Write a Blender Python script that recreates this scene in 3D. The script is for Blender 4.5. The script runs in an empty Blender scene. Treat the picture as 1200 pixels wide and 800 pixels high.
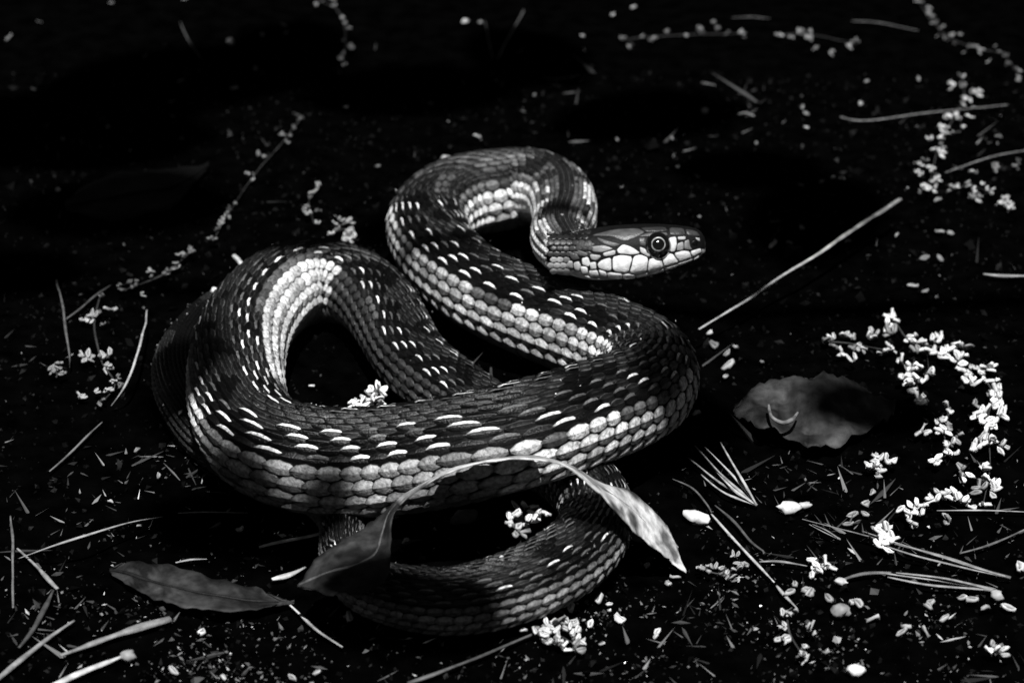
import bpy, math, random
import numpy as np
from mathutils import Vector, Matrix, noise
from mathutils.bvhtree import BVHTree

# ------------------------------------------------------------------ scene, camera, light
# one Blender unit is one centimetre
sc = bpy.context.scene
sc.unit_settings.system = 'METRIC'
sc.unit_settings.scale_length = 0.01
COL = sc.collection
rnd = random.Random(11)

PITCH = math.radians(27)
DIST = 47.0
K = 0.36 / 1200                       # film: 36 mm wide, 100 mm lens, picture 1200 px wide
FWD = Vector((0, math.cos(PITCH), -math.sin(PITCH)))
UPC = Vector((0, math.sin(PITCH), math.cos(PITCH)))
RIGHT = Vector((1, 0, 0))
CAM = Vector((0, 0, 0.8)) - FWD * DIST

cd = bpy.data.cameras.new('camera')
cam = bpy.data.objects.new('camera', cd)
COL.objects.link(cam)
cam.location = CAM
cam.rotation_euler = (math.pi / 2 - PITCH, 0, 0)
cd.lens = 100
cd.sensor_width = 36
cd.clip_start = 1.0
cd.clip_end = 20000
cd.dof.use_dof = True
cd.dof.focus_distance = 43.6
cd.dof.aperture_fstop = 0.1 / 0.28
sc.camera = cam

SUN_EL, SUN_AZ = math.radians(63), math.radians(5)     # azimuth from -Y (behind the camera) towards +X
SUN = Vector((math.sin(SUN_AZ) * math.cos(SUN_EL), -math.cos(SUN_AZ) * math.cos(SUN_EL), math.sin(SUN_EL)))
sl = bpy.data.lights.new('sun', 'SUN')
sl.energy = 4.0
sl.angle = math.radians(0.5)
sl.color = (1, 1, 1)
so = bpy.data.objects.new('sun', sl)
COL.objects.link(so)
so.rotation_euler = SUN.to_track_quat('Z', 'Y').to_euler()

w = bpy.data.worlds.new('World')
sc.world = w
w.use_nodes = True
nt = w.node_tree
nt.nodes.clear()
sky = nt.nodes.new('ShaderNodeTexSky')
sky.sky_type = 'NISHITA'
sky.sun_disc = False
sky.sun_elevation = SUN_EL
sky.sun_rotation = math.radians(180) - SUN_AZ
bw = nt.nodes.new('ShaderNodeRGBToBW')                   # a black-and-white photograph
bg = nt.nodes.new('ShaderNodeBackground')
bg.inputs['Strength'].default_value = 0.006
wo = nt.nodes.new('ShaderNodeOutputWorld')
nt.links.new(sky.outputs[0], bw.inputs[0])
nt.links.new(bw.outputs[0], bg.inputs['Color'])
nt.links.new(bg.outputs[0], wo.inputs['Surface'])

sc.view_settings.view_transform = 'Standard'
sc.view_settings.look = 'None'
sc.view_settings.exposure = 0.62
sc.view_settings.gamma = 1.0


# ------------------------------------------------------------------ helpers
def gz(x, y):
    """height of the soil"""
    v = Vector((x, y, 0))
    f = max(0.0, 1 - max(abs(x) / 30, abs(y) / 30))
    return f * (0.16 * noise.noise(v * 0.35) + 0.07 * noise.noise(v * 1.3) + 0.035 * noise.noise(v * 4))


def ray(px, py):
    return FWD + RIGHT * ((px - 600) * K) + UPC * ((400 - py) * K)


def P(px, py, z=0.0):
    d = ray(px, py)
    return CAM + d * ((z - CAM.z) / d.z)


def G(px, py, up=0.0):
    p = P(px, py, 0)
    for _ in range(3):
        p = P(px, py, gz(p.x, p.y) + up)
    return p


def mesh(name, verts, faces, mat=None, pig=None, smooth=True):
    me = bpy.data.meshes.new(name)
    me.from_pydata([tuple(v) for v in verts], [], [tuple(f) for f in faces])
    if pig is not None:
        a = me.attributes.new('pigment', 'FLOAT', 'POINT')
        a.data.foreach_set('value', np.asarray(pig, dtype=np.float32))
    if mat:
        me.materials.append(mat)
    if smooth:
        me.polygons.foreach_set('use_smooth', [True] * len(me.polygons))
    me.update()
    return me


def link(name, me, parent=None, col=1.0):
    o = bpy.data.objects.new(name, me)
    COL.objects.link(o)
    if parent is not None:
        o.parent = parent
    o.color = (col, col, col, 1)
    return o


def tag(o, label=None, cat=None, group=None, kind=None):
    for k, v in (('label', label), ('category', cat), ('group', group), ('kind', kind)):
        if v:
            o[k] = v
    return o


def empty(name, loc=(0, 0, 0)):
    o = bpy.data.objects.new(name, None)
    o.empty_display_size = 0.3
    o.location = loc
    COL.objects.link(o)
    return o


def catmull(pts, n=10):
    """pts: tuples of floats of any width, returns a dense numpy array"""
    A = np.array(pts, dtype=float)
    out = []
    for i in range(len(A) - 1):
        p0, p1, p2 = A[max(i - 1, 0)], A[i], A[i + 1]
        p3 = A[min(i + 2, len(A) - 1)]
        for k in range(n):
            t = k / n
            out.append(0.5 * (2 * p1 + (p2 - p0) * t + (2 * p0 - 5 * p1 + 4 * p2 - p3) * t * t
                              + (3 * p1 - p0 - 3 * p2 + p3) * t ** 3))
    out.append(A[-1])
    return np.array(out)


# ------------------------------------------------------------------ materials
def material(name, base=None, attr=None, rough=0.6, spec=0.5, nscale=None, namp=0.0, bump=0.0, bscale=40.0,
             objcol=True, ramp=None, coat=0.0, sss=0.0):
    m = bpy.data.materials.new(name)
    m.use_nodes = True
    n, l = m.node_tree.nodes, m.node_tree.links
    b = n['Principled BSDF']
    b.inputs['Roughness'].default_value = rough
    b.inputs['Specular IOR Level'].default_value = spec
    if coat:
        b.inputs['Coat Weight'].default_value = coat
        b.inputs['Coat Roughness'].default_value = 0.08
    tc = n.new('ShaderNodeTexCoord')
    cur = None
    if attr:
        a = n.new('ShaderNodeAttribute')
        a.attribute_name = attr
        cur = a.outputs['Fac']
    else:
        v = n.new('ShaderNodeValue')
        v.outputs[0].default_value = base
        cur = v.outputs[0]

    def mul(x, y):
        q = n.new('ShaderNodeMath')
        q.operation = 'MULTIPLY'
        l.new(x, q.inputs[0])
        l.new(y, q.inputs[1])
        return q.outputs[0]
    if objcol:
        oi = n.new('ShaderNodeObjectInfo')
        cur = mul(cur, oi.outputs['Color'])
    geo = n.new('ShaderNodeNewGeometry')
    if nscale:
        t = n.new('ShaderNodeTexNoise')
        t.inputs['Scale'].default_value = nscale
        t.inputs['Detail'].default_value = 5
        l.new(geo.outputs['Position'], t.inputs['Vector'])
        r = n.new('ShaderNodeMapRange')
        lo, hi = ramp if ramp else (0.3, 0.7)
        r.inputs['From Min'].default_value = lo
        r.inputs['From Max'].default_value = hi
        r.inputs['To Min'].default_value = 1 - namp
        r.inputs['To Max'].default_value = 1 + namp
        l.new(t.outputs['Fac'], r.inputs['Value'])
        cur = mul(cur, r.outputs[0])
    l.new(cur, b.inputs['Base Color'])
    if bump:
        t2 = n.new('ShaderNodeTexNoise')
        t2.inputs['Scale'].default_value = bscale
        t2.inputs['Detail'].default_value = 4
        l.new(geo.outputs['Position'], t2.inputs['Vector'])
        bp = n.new('ShaderNodeBump')
        bp.inputs['Strength'].default_value = bump
        bp.inputs['Distance'].default_value = 0.02
        l.new(t2.outputs['Fac'], bp.inputs['Height'])
        l.new(bp.outputs[0], b.inputs['Normal'])
    return m


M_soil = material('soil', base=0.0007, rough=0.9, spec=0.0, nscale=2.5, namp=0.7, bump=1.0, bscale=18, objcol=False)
M_crumb = material('crumbs', attr='pigment', rough=0.6, spec=0.06, objcol=False)
M_skin = material('snake_skin', attr='pigment', rough=0.6, spec=0.2, nscale=9, namp=0.3, bump=0.5, bscale=30, objcol=False)
M_scale = material('snake_scale', attr='pigment', rough=0.36, spec=0.45, nscale=17, namp=0.6, bump=0.8, bscale=34)
M_shield = material('head_shield', attr='pigment', rough=0.36, spec=0.4, nscale=9, namp=0.3, bump=0.4, bscale=34)
M_eye = material('eye_ball', base=0.004, rough=0.06, spec=0.6, coat=1.0)
M_iris = material('iris', base=0.30, rough=0.3, spec=0.5, nscale=7, namp=0.9)
M_petal = material('petal', attr='pigment', rough=0.55, spec=0.2, nscale=9, namp=0.3)
M_stem = material('dry_stem', base=1.0, rough=0.5, spec=0.25, nscale=6, namp=0.45, bump=0.4, bscale=50)
M_leaf = material('dead_leaf', attr='pigment', rough=0.6, spec=0.2, nscale=5, namp=0.6, bump=0.6, bscale=14)

# ------------------------------------------------------------------ ground
def axis(lo, hi, step, far):
    c = list(np.arange(lo, hi + 1e-6, step))
    d, x, left, right = step, lo, [], []
    while x > -far:
        d *= 1.35
        x -= d
        left.append(x)
    d, x = step, hi
    while x < far:
        d *= 1.35
        x += d
        right.append(x)
    return left[::-1] + c + right


gx, gy = axis(-13, 13, 0.14, 6000), axis(-10, 16, 0.14, 6000)
gv = [(x, y, gz(x, y)) for y in gy for x in gx]
nx = len(gx)
gf = [(j * nx + i, j * nx + i + 1, (j + 1) * nx + i + 1, (j + 1) * nx + i) for j in range(len(gy) - 1) for i in range(nx - 1)]
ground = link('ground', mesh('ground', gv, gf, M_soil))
tag(ground, 'black damp soil under the coiled snake', kind='structure')


# ------------------------------------------------------------------ the snake: path
# pixel x, pixel y, height of the centre, radius, roll (degrees, positive tips the back towards the camera side)
PATH = [
    (668, 298, 2.2, 0.40), (656, 281, 2.0, 0.46), (662, 255, 1.7, 0.50), (654, 229, 1.4, 0.54),
    (622, 218, 1.2, 0.61), (585, 224, 1.1, 0.66), (543, 230, 1.05, 0.67), (511, 246, 1.0, 0.66),
    (500, 265, 0.95, 0.65), (516, 300, 0.95, 0.66), (553, 334, 0.95, 0.68), (600, 358, 0.95, 0.70),
    (650, 378, 0.95, 0.72), (700, 396, 0.97, 0.73), (732, 410, 1.0, 0.75), (757, 426, 1.05, 0.77),
    (761, 447, 1.15, 0.79), (741, 466, 1.3, 0.81), (700, 482, 1.5, 0.84), (640, 502, 1.7, 0.86),
    (580, 518, 1.7, 0.88), (520, 531, 1.45, 0.89), (450, 541, 1.2, 0.89), (380, 542, 1.1, 0.88),
    (322, 528, 1.1, 0.85), (288, 498, 1.05, 0.81), (276, 450, 0.95, 0.78), (283, 400, 0.9, 0.75),
    (308, 358, 0.85, 0.73), (347, 333, 0.82, 0.70), (393, 330, 0.80, 0.66), (432, 347, 0.75, 0.62),
    (458, 380, 0.7, 0.60), (480, 418, 0.66, 0.58), (516, 450, 0.62, 0.57), (570, 487, 0.58, 0.56),
    (630, 528, 0.55, 0.57), (682, 566, 0.58, 0.58), (700, 604, 0.62, 0.59), (684, 640, 0.64, 0.60),
    (640, 672, 0.64, 0.60), (580, 696, 0.62, 0.58), (520, 706, 0.55, 0.54), (472, 699, 0.50, 0.50),
    (428, 686, 0.44, 0.44), (402, 652, 0.38, 0.38), (398, 606, 0.32, 0.34), (350, 564, 0.34, 0.36), (262, 528, 0.36, 0.40), (218, 474, 0.40, 0.41),
    (209, 430, 0.40, 0.41), (226, 390, 0.34, 0.33), (258, 355, 0.26, 0.24), (310, 325, 0.14, 0.12), (352, 300, 0.08, 0.03)]
ctl = []
for (px, py, z, r) in PATH:
    p = P(px, py, z)
    ctl.append((p.x, p.y, p.z, r * 71 * K * (p - CAM).dot(FWD)))
dense = catmull(ctl, 24)
seg = np.linalg.norm(np.diff(dense[:, :3], axis=0), axis=1)
cum = np.concatenate([[0], np.cumsum(seg)])
LEN = cum[-1]
STEP = 0.05
SS = np.arange(0, LEN, STEP)
C = np.stack([np.interp(SS, cum, dense[:, k]) for k in range(4)], axis=1)
for _ in range(50):                     # soften
    C[1:-1, :3] = 0.25 * C[:-2, :3] + 0.5 * C[1:-1, :3] + 0.25 * C[2:, :3]
TT = np.gradient(C[:, :3], axis=0)
TT /= np.linalg.norm(TT, axis=1)[:, None]
UU = np.array([0, 0, 1.0]) - TT * TT[:, 2:3]
UU /= np.linalg.norm(UU, axis=1)[:, None]
WW = np.cross(TT, UU)
# roll of the back: (index of the path point, degrees)
ROLL = ((0, 0), (3, -6), (7, -6), (10, 4), (16, 4), (20, 10), (23, 10), (25, 8), (27, 24), (30, 24), (33, 6), (37, 0), (39, 14), (43, 14), (47, 0))
rl = np.radians(np.interp(SS, [cum[min(a * 24, len(cum) - 1)] for a, _ in ROLL], [b for _, b in ROLL]))[:, None]
UU = UU * np.cos(rl) - WW * np.sin(rl)
WW = np.cross(TT, UU)


def frame(s):
    q = min(max(s / STEP, 0), len(SS) - 1.001)
    i = int(q)
    f = q - i
    c = C[i] * (1 - f) + C[i + 1] * f
    T = TT[i] * (1 - f) + TT[i + 1] * f
    U = UU[i] * (1 - f) + UU[i + 1] * f
    W = np.cross(T, U)
    return c[:3], c[3], T, U, W


def skin_point(s, th, off=0.0):
    c, r, T, U, W = frame(s)
    return c + (r + off) * (math.sin(th) * W + math.cos(th) * U)


# ------------------------------------------------------------------ the snake: head frame
TILT = math.radians(9)
YH = (-FWD) * math.cos(TILT) - UPC * math.sin(TILT)       # towards the side of the head that shows
ZH = UPC * math.cos(TILT) + (-FWD) * math.sin(TILT)
XH = RIGHT
H0 = P(748, 296, 2.3)
KH = (H0 - CAM).dot(FWD) * K                              # cm per pixel at the head
# x pixel, top pixel, bottom pixel, half width in pixels
HS = [(668, 274, 322, 25), (682, 270, 326, 29), (700, 267, 328, 33), (720, 264.5, 327, 35), (742, 263, 325, 34),
      (760, 262.5, 321, 31), (778, 263, 316.5, 27), (793, 264, 311.5, 22.5), (806, 265.5, 306.5, 18), (815, 267.5, 303, 14.5),
      (821, 271, 300, 11), (825, 277, 296, 6.5), (826.5, 283, 292, 2)]
HSA = np.array(HS, dtype=float)


def hsec(u):
    """u in pixels; returns z centre, half height, half width in cm"""
    t, b, wd = (np.interp(u, HSA[:, 0], HSA[:, k]) for k in (1, 2, 3))
    zt, zb = (296 - t) * KH, (296 - b) * KH
    return (zt + zb) / 2, (zt - zb) / 2, wd * KH


def head_world(x, y, z):
    return H0 + XH * x + YH * y + ZH * z


PE = 2.5


def side_y(u, z):
    zc, hh, wd = hsec(u)
    t = min(abs((z - zc) / max(hh, 1e-4)), 0.995)
    return wd * (1 - t ** PE) ** (1 / PE)


def on_head(u, v, off=0.0):
    """pixel on the shown side of the head -> local head coordinates"""
    vv = (296 - v) * KH
    z = vv
    for _ in range(12):
        z = 0.5 * z + 0.5 * (vv + side_y(u, z) * math.sin(TILT)) / math.cos(TILT)
        zc, hh, wd = hsec(u)
        z = max(min(z, zc + hh * 0.985), zc - hh * 0.985)
    x = (u - 748) * KH
    y = side_y(u, z)
    e = 0.6
    def q(uu, zz):
        return Vector(((uu - 748) * KH, side_y(uu, zz), zz))
    dz = 0.012
    a = q(u + e, z) - q(u - e, z)
    b = q(u, z + dz) - q(u, z - dz)
    nrm = b.cross(a)
    if nrm.length < 1e-9:
        nrm = Vector((0, 1, 0))
    nrm.normalize()
    if nrm.y < 0:
        nrm = -nrm
    return Vector((x, y, z)) + nrm * off, nrm


# ------------------------------------------------------------------ the snake: one continuous body
snake = empty('garter_snake', (ctl[21][0], ctl[21][1], 0))
tag(snake, 'black and pale patterned garter snake coiled on dark soil with its head raised', 'snake')


def child(name, me, parent, col=1.0):
    o = link(name, me, parent, col)
    o.matrix_parent_inverse = Matrix.Translation(-parent.location) if parent.type == 'EMPTY' else Matrix.Identity(4)
    return o


NR = 36
bv, bp_, rings = [], [], []
def belly_pig(th):
    a = abs((th + math.pi) % (2 * math.pi) - math.pi)
    return 0.30 if a > math.radians(118) else 0.003
# head rings first, from the snout back
hr = []
for u, t, b, wd in reversed(HS):
    zc, hh, wc = hsec(u)
    ring = []
    for k in range(NR):
        th = 2 * math.pi * k / NR
        cs, sn = math.cos(th), math.sin(th)
        z = zc + hh * math.copysign(abs(cs) ** (2 / PE), cs)
        y = wc * math.copysign(abs(sn) ** (2 / PE), sn)
        ring.append(head_world((u - 748) * KH, y, z))
    hr.append(ring)
# the body's ring starts at its dorsal; match the direction of rotation with the head
first = [skin_point(0.0, 2 * math.pi * k / NR) for k in range(NR)]
sgn = 1 if WW[0].dot(np.array(YH)) > 0 else -1
for ring in hr:
    rings.append(ring)
for i in range(4, len(SS), 2):
    c, r, T, U, W = frame(SS[i])
    # ease the roll of the neck into the roll of the head
    f = max(0.0, 1 - SS[i] / 0.9)
    if f > 0:
        Z = np.array(ZH)
        U = U * (1 - f) + (Z - T * Z.dot(T)) * f
        U /= np.linalg.norm(U)
        W = np.cross(T, U)
    rings.append([Vector(c + r * (math.sin(sgn * 2 * math.pi * k / NR) * W + math.cos(2 * math.pi * k / NR) * U)) for k in range(NR)])
for ri, ring in enumerate(rings):
    for k, p in enumerate(ring):
        bv.append(p)
        if ri < len(hr):
            bp_.append(0.004 if k < NR * 0.36 or k > NR * 0.64 else 0.3)
        else:
            bp_.append(belly_pig(2 * math.pi * k / NR))
bf = []
for i in range(len(rings) - 1):
    for k in range(NR):
        a, b = i * NR + k, i * NR + (k + 1) % NR
        bf.append((a, b, b + NR, a + NR))
bf.append(tuple(range(NR)))
bf.append(tuple(range((len(rings) - 1) * NR, len(rings) * NR))[::-1])
body_me = mesh('body', bv, bf, M_skin, bp_)
body = child('body', body_me, snake)
bvh = BVHTree.FromPolygons([Vector(v) for v in bv], bf)

# ------------------------------------------------------------------ the snake: scales
YS = [-1, -0.79, -0.13, 0, 0.13, 0.79, 1]
XS = [(-0.60, 0.36), (-0.34, 0.80), (0.0, 1.0), (0.36, 0.80), (0.62, 0.24)]
def scale_template(kind):
    v, f, pg = [], [], []
    cols = [-1, -0.42, -0.36, 0, 0.36, 0.42, 1] if kind.startswith(('fleck', 'dull')) else YS
    for i, (x, wd) in enumerate(XS):
        lift = 0.0 + 0.20 * (i / 4) ** 1.0
        for j, y in enumerate(cols):
            a = abs(y)
            z = lift + 0.055 * (1 - a ** 2.2) - (0.11 if a == 1 else 0) + (0.06 if y == 0 and i > 0 else 0)
            if i == 4:
                z -= 0.06
            if i == 0:
                z -= 0.1
            v.append((x, 0.5 * y * wd, z))
            rim = i == 4 or a == 1
            if kind == 'dark':
                p = 0.004 if a == 1 else (0.0018 if y else 0.004)
            elif kind == 'grey':
                p = 0.003 if i == 4 else (0.13 if a == 1 else (0.013 if y else 0.04))  # pale edges painted in as glints along the scale
            elif kind in ('fleck_up', 'fleck_down', 'dull_up', 'dull_down'):
                e = y if kind.endswith('up') else -y
                p = 0.0025
                if e > 0.4 and 0 < i < 4:
                    z += 0.03 if e < 1 else 0.16
                    p = 0.85 if kind.startswith('fleck') else 0.14
            elif kind == 'pale':
                p = 0.10 if a == 1 else (0.10 if i == 4 else (0.30 if i == 0 else 0.60))
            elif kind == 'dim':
                p = 0.006 if rim else 0.045  # pale rows darkened to stand for shade on limb and tail
            else:
                p = 0.01 if rim else 0.13
            if kind.startswith(('fleck', 'dull')) and abs(y) > 0.4:
                v[-1] = (v[-1][0], v[-1][1], z)
            pg.append(p)
    n = len(YS)
    for i in range(len(XS) - 1):
        for j in range(n - 1):
            a = i * n + j
            f.append((a, a + n, a + n + 1, a + 1))
    return v, f, pg


TEMPL = {k: scale_template(k) for k in ('dark', 'grey', 'fleck_up', 'fleck_down', 'dull_up', 'dull_down', 'pale', 'mid', 'dim')}
TME = {k: mesh('scale', *t[:2], M_scale, t[2]) for k, t in TEMPL.items()}

NROW = 19
ROWS = [math.radians(a_) for a_ in (-115, -97, -79, -62.5, -49.5, -38.5, -28.5, -19, -9.5, 0, 9.5, 19, 28.5, 38.5, 49.5, 62.5, 79, 97, 115)]
ROWW = [math.radians(a_) for a_ in (18, 18, 17.5, 15, 12.3, 10.7, 9.9, 9.6, 9.5)]
ROWW = ROWW + [math.radians(9.5)] + ROWW[::-1]
ZB = [cum[int(a_ * 24)] for a_ in (8, 14, 20, 25, 33, 38, 46.5)]       # neck, second limb, bend, front limb, left loop, its end, tail coil
ZLIMB = (cum[int(30.7 * 24)], cum[int(36.5 * 24)])
items = []
s, i = 0.06, 0
while s < LEN - 0.5:
    c, r, T, U, W = frame(s)
    pitch = 0.41 * r
    for j in range(NROW):
        kk = min(j, NROW - 1 - j)
        ss = s + (pitch / 2 if j % 2 else 0)
        th = ROWS[j]
        a, b = skin_point(ss - pitch / 2, th), skin_point(ss + pitch / 2, th)
        c, r2, T, U, W = frame(ss)
        nrm = math.sin(th) * W + math.cos(th) * U
        x = b - a
        L = np.linalg.norm(x)
        if L < 0.14 * pitch or x.dot(T) < 0:
            continue
        x /= L
        L = min(L, 1.4 * pitch)
        y = np.cross(nrm, x)
        y /= np.linalg.norm(y)
        z = np.cross(x, y)
        pos = c + r2 * nrm
        nz = noise.noise(Vector(pos) * 1.1)
        zone = int(np.searchsorted(ZB, ss))
        side = '_up' if j > 9 else '_down'
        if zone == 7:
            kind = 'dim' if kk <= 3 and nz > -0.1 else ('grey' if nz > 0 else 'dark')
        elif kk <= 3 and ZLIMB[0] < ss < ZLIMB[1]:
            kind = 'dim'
        elif kk <= 2:
            kind = 'pale'
        elif kk == 3:
            kind = 'pale' if (nz > -0.12 or zone == 4) and zone != 6 else 'mid'
        elif zone == 0:
            q_ = noise.noise(Vector(pos) * 1.9) + (0.25 if ss < 3.0 else -0.05)
            kind = ('pale' if q_ > 0.32 and kk < 6 else 'mid') if q_ > 0.08 and kk < 8 else 'grey'
        elif zone == 4 and kk == 4 and nz > 0:
            kind = 'mid'
        elif kk in (4, 5) and i % 2 == 0:
            kind = (('fleck' if rnd.random() < (0, 0.95, 0.5, 0.95, 0.8, 0.8, 0.12, 0)[zone] else 'dull') + side)
        elif kk in (6, 7) and i % 2 == 1:
            kind = (('fleck' if rnd.random() < (0, 0.6, 0.2, 0.5, 0.12, 0.4, 0.05, 0)[zone] else 'dull') + side)
        elif kk < 7 and zone in (1, 3, 5):
            kind = 'grey' if noise.noise(Vector(pos) * 0.8 + Vector((0, 0, 9))) > 0.22 else 'dark'
        else:
            kind = 'grey' if noise.noise(Vector(pos) * 1.6) > -0.12 else 'dark'
        if kind.startswith('fleck') and rnd.random() < 0.16:
            kind = 'dark' if rnd.random() < 0.5 else 'dull' + side
        wid = r2 * ROWW[j] * (1.16 if kind == 'pale' else 1.08)
        M = np.eye(4)
        jit = 1 + rnd.uniform(-0.06, 0.06)
        M[:3, 0] = x * L * 1.0 * jit
        M[:3, 1] = y * wid
        M[:3, 2] = z * 0.30 * (r2 ** 0.5) * 0.75 + 0
        M[:3, 3] = pos
        face = np.array(CAM) - pos
        face /= np.linalg.norm(face)
        items.append((kind, M, pos, z, L * wid * max(0, face.dot(z)), jit, ss))
    s += pitch
    i += 1

def visible(pos, nrm):
    o = Vector(pos + nrm * 0.08)
    d = (CAM - o).normalized()
    return bvh.ray_cast(o, d)[0] is None

order = sorted(range(len(items)), key=lambda q: -items[q][4])
single = set()
for q in order:
    if len(single) >= 296:
        break
    if visible(items[q][2], items[q][3]):
        single.add(q)
sv, sf, sp = [], [], []
Tinv = Matrix.Translation(-snake.location)
for q, (kind, M, pos, z, sc_, jit, ss) in enumerate(items):
    tone = rnd.uniform(0.6, 1.3) * (0.85 + 0.5 * noise.noise(Vector(pos) * 2.3))
    if kind.startswith('fleck'):
        tone = max(tone, 1.05)
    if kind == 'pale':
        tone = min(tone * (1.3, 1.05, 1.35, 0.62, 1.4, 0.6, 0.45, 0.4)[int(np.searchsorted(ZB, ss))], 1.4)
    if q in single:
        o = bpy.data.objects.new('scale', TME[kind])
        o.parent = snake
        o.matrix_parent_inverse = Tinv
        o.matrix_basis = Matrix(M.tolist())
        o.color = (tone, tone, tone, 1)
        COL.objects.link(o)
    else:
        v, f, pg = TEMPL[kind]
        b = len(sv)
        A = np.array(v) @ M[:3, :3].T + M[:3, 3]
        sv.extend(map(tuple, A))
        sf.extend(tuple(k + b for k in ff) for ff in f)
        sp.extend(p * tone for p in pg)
# belly plates
s = 0.3
while s < LEN - 0.8:
    c, r, T, U, W = frame(s)
    pitch = 0.40 * r
    b = len(sv)
    for ia, (ds, off) in enumerate(((-0.1, -0.01), (0.5, 0.012), (1.02, 0.022), (1.08, 0.0))):
        for k in range(9):
            th = math.radians(116 + k * 16)
            sv.append(tuple(skin_point(s + ds * pitch, th, off)))
            sp.append(0.32 if ds < 1 else 0.2)
    for ia in range(3):
        for k in range(8):
            a = b + ia * 9 + k
            sf.append((a, a + 1, a + 10, a + 9))
    s += pitch
o = child('scales', mesh('scales', sv, sf, M_scale, sp), snake)
tag(o, kind='stuff')

# ------------------------------------------------------------------ the snake: head shields, eye, nostril
def zp(pts):
    return [(640 + x / 6, 240 + y / 6) for x, y in pts]


def chaikin(pts, f=0.16):
    out = []
    n = len(pts)
    for i in range(n):
        (x0, y0), (x1, y1) = pts[i], pts[(i + 1) % n]
        out.append((x0 + (x1 - x0) * f, y0 + (y1 - y0) * f))
        out.append((x0 + (x1 - x0) * (1 - f), y0 + (y1 - y0) * (1 - f)))
    return out


def shield(name, poly, tone, thick=0.013, shrink=1.02):
    pts = chaikin(zp(poly))
    cx = sum(p[0] for p in pts) / len(pts)
    cy = sum(p[1] for p in pts) / len(pts)
    n = len(pts)
    v, pg = [], []
    for f, h in ((1.0 * shrink, -0.012), (0.985 * shrink, thick * 0.55), (0.90 * shrink, thick), (0.5 * shrink, thick * 1.25)):
        for (x, y) in pts:
            p, _ = on_head(cx + (x - cx) * f, cy + (y - cy) * f, h)
            v.append(p)
            pg.append(tone * (0.55 if h < thick * 0.9 else 1))
    p, _ = on_head(cx, cy, thick * 1.3)
    v.append(p)
    pg.append(tone)
    fc = []
    for r in range(3):
        for k in range(n):
            a, b = r * n + k, r * n + (k + 1) % n
            fc.append((a, b, b + n, a + n))
    for k in range(n):
        fc.append((3 * n + k, 3 * n + (k + 1) % n, 4 * n))
    for side in (1, -1):
        vv = [head_world(p.x, p.y * side, p.z) for p in v]
        ff = [f if side == -1 else f[::-1] for f in fc]
        child(name, mesh(name, vv, ff, M_shield, pg), snake)


UPLAB = [
    [(355, 420), (385, 393), (450, 376), (454, 466), (420, 466), (365, 450)],
    [(459, 374), (520, 360), (600, 370), (572, 481), (462, 470)],
    [(606, 370), (650, 356), (700, 372), (708, 395), (698, 472), (645, 486), (579, 483)],
    [(714, 388), (760, 376), (800, 378), (816, 440), (770, 462), (705, 471)],
    [(808, 372), (875, 343), (928, 406), (822, 437)],
    [(890, 345), (955, 326), (1000, 330), (1019, 373), (932, 403)],
    [(1007, 330), (1078, 307), (1090, 333), (1024, 366)]]
LOWLAB = [
    [(1030, 380), (1072, 356), (1064, 376), (1030, 396)],
    [(922, 412), (1024, 378), (1022, 399), (922, 440)],
    [(830, 443), (918, 416), (916, 443), (834, 470)],
    [(728, 476), (824, 449), (828, 473), (728, 498)],
    [(630, 491), (722, 477), (724, 500), (632, 518)],
    [(536, 488), (624, 491), (624, 519), (536, 521)],
    [(425, 478), (530, 486), (530, 521), (432, 514)]]
for k, p in enumerate(UPLAB):
    shield('upper_lip_shield', p, (0.75, 0.9, 0.92, 0.92, 0.88, 0.7, 0.65)[k])
shield('rostral_shield', [(1090, 312), (1116, 318), (1112, 348), (1094, 343)], 0.25)
for k, p in enumerate(LOWLAB):
    shield('lower_lip_shield', p, (0.5, 0.7, 0.85, 0.9, 0.9, 0.85, 0.8)[k], 0.014)
for p, t in (([(190, 410), (225, 400), (243, 430), (228, 470), (195, 455)], 0.42), ([(247, 380), (290, 370), (308, 420), (290, 440), (252, 425)], 0.5),
             ([(236, 435), (285, 440), (292, 480), (250, 488)], 0.55), ([(300, 410), (345, 405), (350, 455), (310, 460)], 0.42),
             ([(295, 465), (355, 462), (368, 500), (310, 505)], 0.5), ([(363, 458), (415, 474), (425, 505), (378, 500)], 0.5),
             ([(300, 350), (385, 362), (350, 398), (312, 388)], 0.22), ([(215, 320), (290, 345), (285, 368), (225, 362)], 0.08),
             ([(150, 395), (185, 400), (188, 450), (150, 440)], 0.25), ([(150, 340), (210, 345), (235, 385), (185, 395)], 0.05),
             ([(260, 492), (330, 512), (400, 520), (300, 520)], 0.4)):
    shield('cheek_scale', p, min(t * 1.5, 0.85), 0.018)
for p, t in (([(488, 322), (530, 285), (590, 302), (655, 345), (600, 357), (500, 348)], 0.5), ([(392, 345), (480, 322), (478, 358), (400, 368)], 0.3),
             ([(310, 300), (400, 290), (470, 316), (390, 340), (320, 335)], 0.16), ([(345, 235), (440, 265), (520, 285), (470, 305), (390, 282)], 0.06),
             ([(200, 270), (300, 262), (345, 285), (300, 315), (215, 310)], 0.035)):
    shield('temple_shield', p, min(0.7, t * 1.5))
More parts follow.
